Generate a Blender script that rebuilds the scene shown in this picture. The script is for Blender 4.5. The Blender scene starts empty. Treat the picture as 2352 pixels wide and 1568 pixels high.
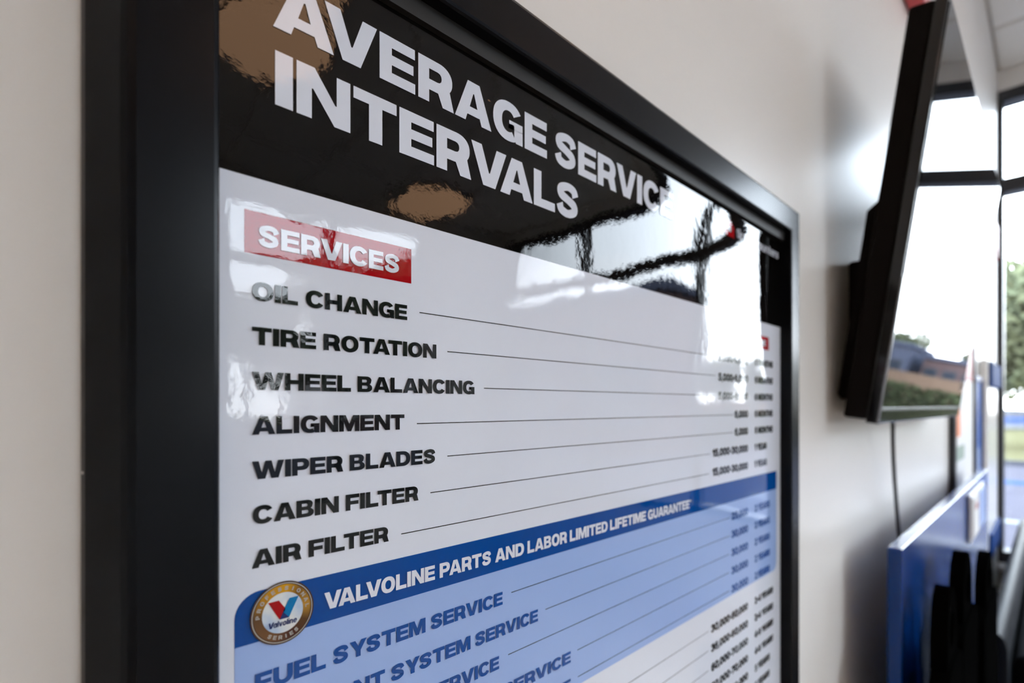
import bpy, bmesh, math, random
from mathutils import Vector, Matrix
from mathutils.geometry import tessellate_polygon
random.seed(7)
S = bpy.context.scene
COL = S.collection
PI = math.pi
# ------------------------------------------------------------------ camera, sky, light, exposure
CX, CY, F = 1176.0, 784.0, 1192.0          # image centre and focal length in pixels (2352 wide)
VX, VY = 2424.0, 932.0                     # vanishing point of the wall's horizontals
TH = math.atan2(VX - CX, F)
CT, ST = math.cos(TH), math.sin(TH)
EYE = 1.55
CD = 0.229                                 # camera to wall
cam = bpy.data.cameras.new('camera')
co = bpy.data.objects.new('camera', cam); COL.objects.link(co)
co.location = (0, -CD, EYE)
co.rotation_euler = (PI/2, 0, TH - PI/2)
cam.sensor_width = 36; cam.lens = 36*F/2352
cam.shift_y = (VY - CY)/2352
cam.clip_start = 0.005; cam.clip_end = 500
cam.dof.use_dof = True
cam.dof.focus_distance = 0.262
cam.dof.aperture_fstop = 5.4
cam.dof.aperture_blades = 0
S.camera = co
W = bpy.data.worlds.new('world'); S.world = W; W.use_nodes = True
nt = W.node_tree; bgn = nt.nodes['Background']
tc = nt.nodes.new('ShaderNodeTexCoord'); sx = nt.nodes.new('ShaderNodeSeparateXYZ')
rp = nt.nodes.new('ShaderNodeValToRGB')
nt.links.new(tc.outputs['Generated'], sx.inputs[0]); nt.links.new(sx.outputs['Z'], rp.inputs[0])
rp.color_ramp.elements[0].position = 0.0; rp.color_ramp.elements[0].color = (0.90, 0.955, 1.0, 1)
rp.color_ramp.elements[1].position = 0.8; rp.color_ramp.elements[1].color = (0.62, 0.80, 1.0, 1)
nt.links.new(rp.outputs[0], bgn.inputs['Color']); bgn.inputs['Strength'].default_value = 9.4
S.view_settings.view_transform = 'Standard'; S.view_settings.look = 'None'
S.view_settings.gamma = 1; S.view_settings.use_curve_mapping = False
S.view_settings.exposure = 0.88

# ------------------------------------------------------------------ helpers
def tag(o, label=None, cat=None, group=None, kind=None):
    if label: o['label'] = label
    if cat: o['category'] = cat
    if group: o['group'] = group
    if kind: o['kind'] = kind
    return o
def empty(name, label, cat, loc=(0, 0, 0), rz=0, group=None):
    o = bpy.data.objects.new(name, None); COL.objects.link(o)
    o.location = loc; o.rotation_euler = (0, 0, rz); o.empty_display_size = 0.05
    return tag(o, label, cat, group)
def obj(name, bm, mat, parent=None, smooth=False):
    me = bpy.data.meshes.new(name)
    bmesh.ops.recalc_face_normals(bm, faces=bm.faces[:])
    bm.to_mesh(me); bm.free()
    if mat: me.materials.append(mat)
    if smooth:
        for p in me.polygons: p.use_smooth = True
    o = bpy.data.objects.new(name, me); COL.objects.link(o)
    if parent: o.parent = parent
    return o
def struct(name, bm, mat, parent=None):
    o = obj(name, bm, mat, parent)
    if not parent: o['kind'] = 'structure'
    return o
def add_box(bm, x0, x1, y0, y1, z0, z1, bev=0.0, seg=2):
    r = bmesh.ops.create_cube(bm, size=1.0)
    vs = r['verts']
    for v in vs:
        v.co = Vector(((x0+x1)/2 + v.co.x*(x1-x0), (y0+y1)/2 + v.co.y*(y1-y0), (z0+z1)/2 + v.co.z*(z1-z0)))
    if bev > 0:
        es = list({e for v in vs for e in v.link_edges})
        bmesh.ops.bevel(bm, geom=es, offset=bev, segments=seg, affect='EDGES', profile=0.5)
    return bm
def box(*a, **k):
    return add_box(bmesh.new(), *a, **k)
def tube_bm(bm, pts, r, n=10, closed=False):
    P = [Vector(p) for p in pts]; N = len(P); rings = []
    rr = r if isinstance(r, (list, tuple)) else [r]*N
    up0 = None
    for i, p in enumerate(P):
        a = P[i-1] if (i > 0 or closed) else p
        b = P[(i+1) % N] if (i < N-1 or closed) else p
        t = (b - a).normalized()
        if up0 is None:
            up0 = t.orthogonal().normalized()
        u = (up0 - t*up0.dot(t)).normalized(); up0 = u
        w = t.cross(u)
        rings.append([bm.verts.new(p + (u*math.cos(2*PI*k/n) + w*math.sin(2*PI*k/n))*rr[i]) for k in range(n)])
    for i in range(N if closed else N-1):
        A, B = rings[i], rings[(i+1) % N]
        for k in range(n):
            bm.faces.new((A[k], A[(k+1) % n], B[(k+1) % n], B[k]))
    if not closed:
        bm.faces.new(rings[0][::-1]); bm.faces.new(rings[-1])
    return bm
def prism(bm, poly, fn0, fn1):
    """poly: 2-D outline; fn0 / fn1 turn it into the two end faces"""
    A = [bm.verts.new(fn0(*p)) for p in poly]; B = [bm.verts.new(fn1(*p)) for p in poly]
    n = len(poly)
    for k in range(n): bm.faces.new((A[k], A[(k+1) % n], B[(k+1) % n], B[k]))
    bm.faces.new(A[::-1]); bm.faces.new(B)
    return bm

# ------------------------------------------------------------------ materials
def new_mat(name):
    m = bpy.data.materials.new(name); m.use_nodes = True
    return m, m.node_tree, m.node_tree.nodes['Principled BSDF']
def mat(name, col, rough=0.5, metal=0.0, noise=0.0, nscale=20.0, bump=0.0, bscale=200.0, spec=0.5, coat=0.0, stretch=(1, 1, 1)):
    m, t, b = new_mat(name)
    b.inputs['Base Color'].default_value = (*col, 1); b.inputs['Roughness'].default_value = rough
    b.inputs['Metallic'].default_value = metal; b.inputs['Specular IOR Level'].default_value = spec
    if coat: b.inputs['Coat Weight'].default_value = coat; b.inputs['Coat Roughness'].default_value = 0.05
    if noise or bump:
        g = t.nodes.new('ShaderNodeNewGeometry'); mp = t.nodes.new('ShaderNodeMapping')
        mp.inputs['Scale'].default_value = stretch
        t.links.new(g.outputs['Position'], mp.inputs['Vector'])
    if noise:
        n = t.nodes.new('ShaderNodeTexNoise'); n.inputs['Scale'].default_value = nscale; n.inputs['Detail'].default_value = 4
        t.links.new(mp.outputs[0], n.inputs['Vector'])
        r = t.nodes.new('ShaderNodeMixRGB'); r.blend_type = 'MIX'
        r.inputs[1].default_value = (*[c*(1-noise) for c in col], 1); r.inputs[2].default_value = (*[min(1, c*(1+noise)) for c in col], 1)
        t.links.new(n.outputs['Fac'], r.inputs[0]); t.links.new(r.outputs[0], b.inputs['Base Color'])
    if bump:
        n2 = t.nodes.new('ShaderNodeTexNoise'); n2.inputs['Scale'].default_value = bscale; n2.inputs['Detail'].default_value = 3
        t.links.new(mp.outputs[0], n2.inputs['Vector'])
        bn = t.nodes.new('ShaderNodeBump'); bn.inputs['Strength'].default_value = 1.0; bn.inputs['Distance'].default_value = bump
        t.links.new(n2.outputs['Fac'], bn.inputs['Height']); t.links.new(bn.outputs[0], b.inputs['Normal'])
    return m
def emit(name, col, strength):
    m, t, b = new_mat(name)
    b.inputs['Base Color'].default_value = (*col, 1)
    b.inputs['Emission Color'].default_value = (*col, 1); b.inputs['Emission Strength'].default_value = strength
    return m
SHEET_TOP = 0.1914                         # metres above eye level
# the laminated print: one film over everything printed, slightly bowed at its top edge, faint orange peel
G = bpy.data.node_groups.new('film_relief', 'ShaderNodeTree')
G.interface.new_socket(name='Normal', in_out='OUTPUT', socket_type='NodeSocketVector')
def build_film():
    n = G.nodes; L = G.links
    go = n.new('NodeGroupOutput'); ge = n.new('ShaderNodeNewGeometry'); sp = n.new('ShaderNodeSeparateXYZ')
    L.new(ge.outputs['Position'], sp.inputs[0])
    def M(op, a, b=None):
        k = n.new('ShaderNodeMath'); k.operation = op
        for i, v in enumerate((a, b)):
            if v is None: continue
            if isinstance(v, (int, float)): k.inputs[i].default_value = v
            else: L.new(v, k.inputs[i])
        return k.outputs[0]
    def N(scale, detail, stretch=(1, 1, 1), rough=0.5):
        mp = n.new('ShaderNodeMapping'); mp.inputs['Scale'].default_value = stretch
        L.new(ge.outputs['Position'], mp.inputs['Vector'])
        k = n.new('ShaderNodeTexNoise'); k.inputs['Scale'].default_value = scale; k.inputs['Detail'].default_value = detail
        k.inputs['Roughness'].default_value = rough
        L.new(mp.outputs[0], k.inputs['Vector']); return k.outputs['Fac']
    Lc = 0.020
    curl = M('MULTIPLY', M('EXPONENT', M('DIVIDE', M('SUBTRACT', sp.outputs['Z'], EYE + SHEET_TOP), Lc)), 0.085*Lc)
    low = M('MULTIPLY', N(7.0, 1.0), 0.0016)
    mid = M('MULTIPLY', N(60.0, 2.0, (1, 1, 0.5)), 0.00010)
    fine = M('MULTIPLY', N(520.0, 2.0), 0.0000060)
    Ls = 0.08
    side = M('MULTIPLY', M('EXPONENT', M('DIVIDE', M('SUBTRACT', sp.outputs['X'], 0.6408), Ls)), -0.10*Ls)
    peel = M('MULTIPLY', N(210.0, 2.0), 0.000022)
    h = M('ADD', M('ADD', M('ADD', curl, side), low), M('ADD', M('ADD', mid, peel), fine))
    bp = n.new('ShaderNodeBump'); bp.inputs['Strength'].default_value = 1.0; bp.inputs['Distance'].default_value = 1.0
    L.new(h, bp.inputs['Height']); L.new(bp.outputs[0], go.inputs[0])
build_film()
def film(name, col, rough=0.5):
    m, t, b = new_mat(name)
    b.inputs['Base Color'].default_value = (*col, 1); b.inputs['Roughness'].default_value = 0.55
    b.inputs['Specular IOR Level'].default_value = 0.0
    b.inputs['Coat Weight'].default_value = 1.0; b.inputs['Coat Roughness'].default_value = 0.004; b.inputs['Coat IOR'].default_value = 1.365
    g = t.nodes.new('ShaderNodeGroup'); g.node_tree = G
    t.links.new(g.outputs[0], b.inputs['Coat Normal'])
    return m
P_white = film('print_white', (0.70, 0.75, 0.85))
P_black = film('print_black', (0.002, 0.002, 0.002))
P_red = film('print_red', (0.36, 0.004, 0.008))
P_blue = film('print_blue', (0.0, 0.062, 0.30))
P_pale = film('print_pale_blue', (0.32, 0.46, 0.80))
P_text = film('print_dark_text', (0.006, 0.008, 0.009))
P_navy = film('print_navy', (0.015, 0.03, 0.14))
P_cyan = film('print_cyan_blue', (0.0, 0.17, 0.42))
P_dark_gold = film('print_dark_gold', (0.06, 0.032, 0.02))
P_silver = film('print_silver', (0.42, 0.40, 0.37))
def gold_print():
    m = film('print_gold', (0.5, 0.27, 0.03)); t = m.node_tree; b = t.nodes['Principled BSDF']
    tcn = t.nodes.new('ShaderNodeTexCoord'); w = t.nodes.new('ShaderNodeTexGradient'); w.gradient_type = 'RADIAL'
    mp = t.nodes.new('ShaderNodeMapping'); mp.inputs['Rotation'].default_value = (PI/2, 0, 0)
    t.links.new(tcn.outputs['Object'], mp.inputs[0]); t.links.new(mp.outputs[0], w.inputs[0])
    r = t.nodes.new('ShaderNodeValToRGB'); e = r.color_ramp.elements
    e[0].position = 0; e[0].color = (0.12, 0.065, 0.03, 1); e[1].position = 1; e[1].color = (0.12, 0.065, 0.03, 1)
    for p, c in ((0.14, (0.50, 0.25, 0.02)), (0.27, (0.62, 0.31, 0.01)), (0.36, (0.20, 0.10, 0.02)), (0.48, (0.46, 0.25, 0.04)),
                 (0.58, (0.10, 0.05, 0.02)), (0.70, (0.07, 0.02, 0.015)), (0.82, (0.18, 0.09, 0.04))):
        q = e.new(p); q.color = (*c, 1)
    t.links.new(w.outputs['Color'], r.inputs[0]); t.links.new(r.outputs[0], b.inputs['Base Color'])
    return m
P_gold = gold_print()
def face_print():
    m = film('print_pearl', (0.6, 0.65, 0.7)); t = m.node_tree; b = t.nodes['Principled BSDF']
    g = t.nodes.new('ShaderNodeNewGeometry'); n = t.nodes.new('ShaderNodeTexNoise'); n.inputs['Scale'].default_value = 90
    t.links.new(g.outputs['Position'], n.inputs['Vector'])
    r = t.nodes.new('ShaderNodeValToRGB'); r.color_ramp.elements[0].color = (0.38, 0.52, 0.72, 1); r.color_ramp.elements[1].color = (0.75, 0.78, 0.76, 1)
    r.color_ramp.elements[0].position = 0.35; r.color_ramp.elements[1].position = 0.62
    t.links.new(n.outputs['Fac'], r.inputs[0]); t.links.new(r.outputs[0], b.inputs['Base Color'])
    return m
P_face = face_print()
M_frame = mat('satin_black_frame', (0.003, 0.004, 0.006), 0.24, bump=0.000006, bscale=600, spec=0.13)
M_gasket = mat('matte_black_backing', (0.006, 0.006, 0.006), 0.6)
M_wall = mat('eggshell_wall_paint', (0.77, 0.76, 0.74), 0.34, noise=0.015, nscale=6, bump=0.00016, bscale=170, spec=0.5, stretch=(0.6, 1, 1.4))
M_ceil = mat('ceiling_tile', (0.88, 0.87, 0.85), 0.8, noise=0.04, nscale=60, bump=0.0006, bscale=90)
M_grid = mat('ceiling_grid', (0.62, 0.59, 0.55), 0.6)
M_floor = mat('warm_wood_floor', (0.42, 0.30, 0.20), 0.35, noise=0.3, nscale=5)
M_mull = mat('window_frame_dark', (0.018, 0.020, 0.025), 0.35)
M_sill = mat('sill_white', (0.62, 0.62, 0.66), 0.35)
M_tvback = mat('tv_back_plastic', (0.008, 0.007, 0.007), 0.55, bump=0.00005, bscale=900, spec=0.03)
M_tvgloss = mat('tv_bezel_gloss', (0.006, 0.006, 0.007), 0.10)
M_screen = mat('tv_screen', (0.004, 0.005, 0.007), 0.015, spec=0.62)
M_edge = mat('tv_edge_strip', (0.35, 0.36, 0.38), 0.25, metal=0.8)
M_bluep = mat('blue_laminate', (0.0, 0.034, 0.19), 0.22, spec=0.5, noise=0.03, nscale=8)
M_black = mat('black_plastic', (0.002, 0.002, 0.002), 0.6, spec=0.0)
M_leather = mat('black_leather', (0.006, 0.008, 0.012), 0.5, bump=0.0004, bscale=180, spec=0.08)
M_paper = mat('white_paper', (0.72, 0.72, 0.72), 0.5)
M_redp = mat('red_paper', (0.30, 0.01, 0.01), 0.4)
M_orange = mat('orange_ink', (0.75, 0.18, 0.02), 0.5)
M_green = mat('green_ink', (0.25, 0.33, 0.27), 0.5)
M_bluepaper = mat('blue_paper', (0.03, 0.14, 0.55), 0.35)
M_palepaper = mat('pale_blue_paper', (0.30, 0.42, 0.75), 0.35)
M_whitepost = mat('white_post_paint', (0.92, 0.92, 0.90), 0.18)
M_redal = mat('red_alarm_plastic', (0.55, 0.03, 0.03), 0.35)
M_lens = mat('clear_lens', (0.6, 0.6, 0.6), 0.1)
M_warm = emit('warm_lamp_glow', (1.0, 0.58, 0.33), 2.5)
M_warm2 = emit('bright_warm_lamp_glow', (1.0, 0.60, 0.33), 4.5)
M_cord = mat('black_cord', (0.008, 0.008, 0.008), 0.5)
M_asph = mat('asphalt', (0.058, 0.053, 0.062), 0.85, noise=0.15, nscale=1.5, spec=0.0)
M_road = mat('pale_road', (0.070, 0.067, 0.067), 0.85, noise=0.1, nscale=0.5, spec=0.0)
M_grass = mat('grass', (0.078, 0.070, 0.038), 0.9, noise=0.25, nscale=0.8, spec=0.0)
M_kerb = mat('kerb', (0.045, 0.045, 0.055), 0.8, spec=0.0)
M_leaf = mat('tree_leaf', (0.095, 0.104, 0.062), 0.7, noise=0.4, nscale=1.2, spec=0.0)
M_leaf2 = mat('hedge_leaf', (0.035, 0.040, 0.020), 0.7, noise=0.5, nscale=2.5, spec=0.0)
M_bark = mat('bark', (0.035, 0.026, 0.02), 0.9, noise=0.3, nscale=8, spec=0.0)
M_brick = mat('brown_brick_wall', (0.075, 0.050, 0.050), 0.85, noise=0.2, nscale=2, spec=0.0)
M_slate = mat('slate_cladding', (0.055, 0.060, 0.085), 0.7, noise=0.1, nscale=1, spec=0.0)
M_bglass = mat('building_glass', (0.02, 0.025, 0.035), 0.1)
M_stripe = mat('white_road_paint', (0.15, 0.15, 0.15), 0.7, spec=0.0)
M_stripeb = mat('blue_road_paint', (0.02, 0.045, 0.11), 0.7, spec=0.0)
M_tan = mat('tan_retaining_wall', (0.13, 0.085, 0.06), 0.85, noise=0.15, nscale=1.5, spec=0.0)
M_clamp = mat('dark_blue_clamp', (0.0, 0.035, 0.18), 0.6, spec=0.05)
M_car = mat('blue_car_paint', (0.02, 0.05, 0.16), 0.25)
M_tyre = mat('tyre', (0.01, 0.01, 0.01), 0.8)
def glass_mat():
    m = bpy.data.materials.new('window_glass'); m.use_nodes = True; t = m.node_tree; t.nodes.clear()
    o = t.nodes.new('ShaderNodeOutputMaterial'); tr = t.nodes.new('ShaderNodeBsdfTransparent'); gl = t.nodes.new('ShaderNodeBsdfGlossy')
    tr.inputs[0].default_value = (0.98, 0.98, 0.98, 1); gl.inputs['Roughness'].default_value = 0.02
    fr = t.nodes.new('ShaderNodeFresnel'); fr.inputs[0].default_value = 1.35; mx = t.nodes.new('ShaderNodeMixShader')
    t.links.new(fr.outputs[0], mx.inputs[0]); t.links.new(tr.outputs[0], mx.inputs[1]); t.links.new(gl.outputs[0], mx.inputs[2])
    t.links.new(mx.outputs[0], o.inputs[0]); return m
M_glass = glass_mat()

# ------------------------------------------------------------------ the room
XW, YO, ZC, XB = 4.05, -4.25, EYE + 1.90, -3.2     # window wall, opposite wall, ceiling, back wall
SILL, TRAN, HEAD = 0.66, EYE + 1.25, EYE + 1.79
struct('floor', box(XB-.1, XW+.15, YO-.15, 0.1, -0.06, 0.0), M_floor)
struct('wall_left', box(XB-.1, XW+.15, 0.0, 0.12, -0.06, ZC+.3), M_wall)
struct('wall_back', box(XB-.12, XB, YO, 0.0, 0.0, ZC+.3), M_wall)
def wall_with_openings(name, horizontal, c0, c1, a0, a1, opens):
    """a wall slab; horizontal = runs along X. opens: list of (a, b, z0, z1)"""
    bm = bmesh.new()
    def put(a, b, z0, z1):
        if b - a < 1e-4 or z1 - z0 < 1e-4: return
        if horizontal: add_box(bm, a, b, c0, c1, z0, z1)
        else: add_box(bm, c0, c1, a, b, z0, z1)
    cur = a0
    for (a, b, z0, z1) in opens:
        put(cur, a, 0, ZC+.3); put(a, b, 0, z0); put(a, b, z1, ZC+.3); cur = b
    put(cur, a1, 0, ZC+.3)
    return struct(name, bm, M_wall)
wall_with_openings('wall_front', False, XW, XW+.12, YO, 0.0, [(YO+.06, -0.002, SILL, HEAD)])
wall_with_openings('wall_right', True, YO-.12, YO, XB, XW+.12, [(1.15, 3.0, SILL, HEAD)])
# ceiling: slab, grid and tiles
cs = struct('ceiling', box(XB-.1, XW+.15, YO-.12, 0.1, ZC+.03, ZC+.1), M_grid)
tile_me = None
tx = 2.965 - 0.61*11
gx = []
while tx < XW - .02: gx.append(tx); tx += 0.61
gy = [0.0 - 0.61*k for k in range(8)]
n_t = 0
for i, x0 in enumerate(gx):
    for y1 in gy:
        xa, xb, ya, yb = max(x0, XB)+.014, min(x0+.61, XW)-.014, max(y1-.61, YO)+.014, y1-.014
        if xb-xa < .06 or yb-ya < .06: continue
        full = abs(xb-xa-.582) < 1e-3 and abs(yb-ya-.582) < 1e-3
        if full and tile_me:
            o = bpy.data.objects.new('ceiling_tile', tile_me); COL.objects.link(o); o.parent = cs
        else:
            w, h = (xb-xa)/2, (yb-ya)/2
            o = obj('ceiling_tile', box(-w, w, -h, h, -.0, .03, bev=.006, seg=1), M_ceil, cs)
            if full: tile_me = o.data
        o.location = ((xa+xb)/2, (ya+yb)/2, ZC); n_t += 1
obj('ceiling_grid_bar', box(XB, XW, YO, 0, ZC+.012, ZC+.029), M_grid, cs)

def window(name, horizontal, c, spans, z0, z1, tran, outward):
    """dark aluminium window: frame, mullions and transoms, one pane for each light"""
    o = bpy.data.objects.new(name, None); COL.objects.link(o); o['kind'] = 'structure'
    w, d = 0.066, 0.11
    def put(nm, a, b, za, zb, m, dd=0.11, off=0.0, bev=0.003):
        p0, p1 = c + outward*(0.0 + off), c + outward*(dd + off)
        lo, hi = min(p0, p1), max(p0, p1)
        return obj(nm, box(a, b, lo, hi, za, zb, bev=bev, seg=1) if horizontal else box(lo, hi, a, b, za, zb, bev=bev, seg=1), m, o)
    a0, a1 = spans[0], spans[-1]
    put('top_rail', a0, a1, z1-w, z1, M_mull); put('bottom_rail', a0, a1, z0, z0+w, M_mull)
    ew = 0.024                                # the end jambs show only a narrow face
    for k, s in enumerate(spans):
        lo_, hi_ = (s, s+ew) if k == 0 else ((s-ew, s) if k == len(spans)-1 else (s-w/2, s+w/2))
        put('mullion', lo_, hi_, z0+w, z1-w, M_mull)
    for k in range(len(spans)-1):
        a, b = spans[k] + (ew if k == 0 else w/2), spans[k+1] - (ew if k == len(spans)-2 else w/2)
        put('transom', a, b, tran-.040, tran+.040, M_mull)
        put('pane', a-.004, b+.004, z0+w-.004, tran-.036, M_glass, dd=.006, off=.05, bev=0)
        put('pane', a-.004, b+.004, tran+.036, z1-w+.004, M_glass, dd=.006, off=.05, bev=0)
    return o
window('window_1', False, XW-.005, [YO+.06, -2.94, -1.73, -0.002], SILL, HEAD, TRAN, 1)
window('window_2', True, YO-.02, [1.15, 2.12, 3.0], SILL, HEAD, TRAN, -1)
struct('trim_1', box(XW-.09, XW-.006, YO+.01, -0.005, SILL-.035, SILL, bev=.004, seg=1), M_sill)

# warm round ceiling lamps (seen as reflections and warm wall light; the two behind the camera are added fill)
lamps = [(1.0, -2.75, .28, 'warm round ceiling lamp nearest the middle of the room', M_warm), (2.15, -2.28, .21, 'warm round ceiling lamp over the waiting seats', M_warm),
         (2.75, -3.8, .34, 'large warm round ceiling lamp by the far corner windows', M_warm), (1.55, -0.60, .16, 'small warm ceiling lamp close to the television wall', M_warm2),
         (-1.0, -0.55, .20, 'warm fill lamp added behind the camera beside the chart wall', M_warm2), (-1.6, -2.6, .20, 'warm fill lamp added at the back of the room', M_warm2)]
for (x, y, rad, lb, m_) in lamps:
    r = empty('ceiling_lamp', lb, 'lamp', (x, y, ZC), group='round warm ceiling lamps')
    bm = bmesh.new(); bmesh.ops.create_cone(bm, cap_ends=True, segments=40, radius1=rad+.02, radius2=rad+.03, depth=.035, matrix=Matrix.Translation((0, 0, -.0175)))
    obj('lamp_housing', bm, M_grid, r)
    bm = bmesh.new(); bmesh.ops.create_cone(bm, cap_ends=True, segments=40, radius1=rad-.01, radius2=rad, depth=.02, matrix=Matrix.Translation((0, 0, -.045)))
    obj('diffuser', bm, m_, r)

# ------------------------------------------------------------------ measuring on planes parallel to the wall
def wp(px, py, p=0.0085):
    """point on the plane p metres in front of the wall that the photograph shows at (px, py): (X, height over eye)"""
    t = (CD - p)/(CT*(VX-px))
    return (F*CT + (px-CX)*ST)*t, (VY-py)*t

# ------------------------------------------------------------------ lettering: heavy wide capitals drawn as outlines
def arc(cx, cy, rx, ry, a0, a1, n=12, e=2.2):
    out = []
    for i in range(n+1):
        a = math.radians(a0 + (a1-a0)*i/n); c, s = math.cos(a), math.sin(a)
        out.append((cx + rx*math.copysign(abs(c)**(2/e), c), cy + ry*math.copysign(abs(s)**(2/e), s)))
    return out
def ring(cx, cy, rx, ry, tx, ty, a0=0, a1=360, n=26):
    A = arc(cx, cy, rx, ry, a0, a1, n); B = arc(cx, cy, rx-tx, ry-ty, a0, a1, n)
    return [[A[i], A[i+1], B[i+1], B[i]] for i in range(n)]
def stroke(pts, ws, n=6):
    P = [Vector(p) for p in pts]; P = [P[0]*2-P[1]] + P + [P[-1]*2-P[-2]]; wv = [ws[0]] + list(ws) + [ws[-1]]
    C = []
    for i in range(1, len(P)-2):
        for k in range(n + (1 if i == len(P)-3 else 0)):
            t = k/n; p0, p1, p2, p3 = P[i-1], P[i], P[i+1], P[i+2]
            q = 0.5*((2*p1) + (p2-p0)*t + (2*p0-5*p1+4*p2-p3)*t*t + (3*p1-p0-3*p2+p3)*t**3)
            d = 0.5*((p2-p0) + 2*(2*p0-5*p1+4*p2-p3)*t + 3*(3*p1-p0-3*p2+p3)*t*t)
            if d.length < 1e-6: d = p2-p1
            d.normalize(); w = (wv[i] + (wv[i+1]-wv[i])*t)/2
            C.append(((q.x - d.y*w, q.y + d.x*w), (q.x + d.y*w, q.y - d.x*w)))
    return [[C[i][0], C[i+1][0], C[i+1][1], C[i][1]] for i in range(len(C)-1)]
def R(x0, x1, y0, y1): return [(x0, y0), (x1, y0), (x1, y1), (x0, y1)]
T, H = 0.315, 0.225
def poly(*contours): return ('H', [list(c) for c in contours])
GL = {}
GL['A'] = (1.22, [poly([(0, 0), (.42, 1), (.82, 1), (1.24, 0), (.89, 0), (.825, .17), (.405, .17), (.345, 0)], [(.485, .375), (.745, .375), (.635, .72), (.605, .72)])])
GL['B'] = (1.04, [poly([(0, 0), (0, 1)] + arc(.60, .745, .38, .255, 90, 0, 8) + [(.93, .56), (.86, .525)] + arc(.62, .265, .42, .265, 55, -90, 10),
                       [(T, .79)] + arc(.57, .7025, .09, .0875, 90, -90, 6) + [(T, .615)], [(T, .415)] + arc(.60, .3125, .11, .1025, 90, -90, 6) + [(T, .21)])])
GL['C'] = (1.10, ring(.57, .5, .57, .52, .325, .24, 31, 329))
GL['D'] = (1.10, [poly([(0, 0), (0, 1)] + arc(.52, .5, .58, .5, 90, -90, 16), [(T, .77)] + arc(.50, .5, .27, .27, 90, -90, 12) + [(T, .23)])])
GL['E'] = (.95, [poly([(0, 0), (0, 1), (.94, 1), (.94, .77), (T, .77), (T, .615), (.90, .615), (.90, .40), (T, .40), (T, .23), (.95, .23), (.95, 0)])])
GL['F'] = (.92, [poly([(0, 0), (0, 1), (.92, 1), (.92, .76), (T, .76), (T, .585), (.87, .585), (.87, .355), (T, .355), (T, 0)])])
GL['G'] = (1.13, ring(.57, .5, .57, .52, .325, .24, 34, 300) + [R(.60, 1.13, .345, .55), R(.60, .80, .345, .46), [(.86, 0), (1.13, 0), (1.13, .36), (.80, .36), (.80, .12)]])
GL['H'] = (1.10, [poly([(0, 0), (0, 1), (T, 1), (T, .615), (.785, .615), (.785, 1), (1.1, 1), (1.1, 0), (.785, 0), (.785, .375), (T, .375), (T, 0)])])
GL['I'] = (.335, [R(0, .335, 0, 1)])
GL['K'] = (1.16, [poly([(0, 0), (0, 1), (T, 1), (T, .62), (.72, 1), (1.12, 1), (.66, .56), (1.18, 0), (.77, 0), (.45, .36), (T, .25), (T, 0)])])
GL['L'] = (.90, [poly([(0, 0), (0, 1), (T, 1), (T, .24), (.90, .24), (.90, 0)])])
GL['M'] = (1.34, [poly([(0, 0), (0, 1), (.42, 1), (.67, .43), (.92, 1), (1.34, 1), (1.34, 0), (1.04, 0), (1.04, .58), (.79, 0), (.55, 0), (.30, .58), (.30, 0)])])
GL['N'] = (1.12, [poly([(0, 0), (0, 1), (.36, 1), (.79, .42), (.82, .42), (.82, 1), (1.12, 1), (1.12, 0), (.77, 0), (.33, .58), (.30, .58), (.30, 0)])])
GL['O'] = (1.15, ring(.575, .5, .575, .52, .325, .235))
GL['P'] = (1.0, [poly([(0, 0), (0, 1)] + arc(.60, .655, .41, .345, 90, -90, 14) + [(T, .31), (T, 0)], [(T, .77)] + arc(.57, .66, .12, .11, 90, -90, 6) + [(T, .55)])])
GL['R'] = (1.05, [poly([(0, 0), (0, 1)] + arc(.60, .66, .42, .34, 90, -38, 14) + [(1.07, 0), (.72, 0), (.58, .29), (T, .29), (T, 0)], [(T, .775)] + arc(.57, .655, .12, .12, 90, -90, 6) + [(T, .535)])])
GL['S'] = (1.04, stroke([(.875, .665), (.80, .83), (.52, .895), (.20, .79), (.22, .62), (.52, .515), (.80, .40), (.83, .23), (.54, .105), (.22, .17), (.145, .335)],
                        [.30, .27, .23, .26, .28, .25, .28, .26, .23, .27, .30], 5))
GL['T'] = (1.04, [poly([(0, 1), (1.04, 1), (1.04, .76), (.68, .76), (.68, 0), (.36, 0), (.36, .76), (0, .76)])])
GL['U'] = (1.10, [poly([(0, 1), (T, 1)] + [(T, .45)] + arc(.55, .42, .235, .19, 180, 360, 10) + [(.785, 1), (1.1, 1)] + arc(.55, .43, .55, .45, 0, -180, 16))])
GL['V'] = (1.20, [poly([(0, 1), (.35, 1), (.60, .34), (.63, .34), (.87, 1), (1.22, 1), (.82, 0), (.40, 0)])])
GL['W'] = (1.72, [poly([(0, 1), (.34, 1), (.50, .36), (.52, .36), (.70, 1), (1.03, 1), (1.21, .36), (1.23, .36), (1.39, 1), (1.73, 1), (1.42, 0), (1.03, 0), (.87, .55), (.85, .55), (.70, 0), (.31, 0)])])
GL['Y'] = (1.16, [poly([(0, 1), (.37, 1), (.585, .64), (.80, 1), (1.17, 1), (.745, .36), (.745, 0), (.425, 0), (.425, .36)])])
GL['0'] = (1.02, ring(.51, .5, .51, .515, .30, .235))
GL['1'] = (.60, [poly([(0, .78), (.26, 1), (.58, 1), (.58, 0), (.26, 0), (.26, .68), (0, .56)])])
GL['2'] = (.98, stroke([(.14, .66), (.22, .84), (.50, .89), (.80, .78), (.74, .56), (.44, .34), (.22, .16)], [.29, .27, .23, .28, .27, .27, .27], 5) + [R(.04, .98, 0, .23), [(.04, 0), (.4, 0), (.4, .26), (.08, .26)]])
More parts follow.
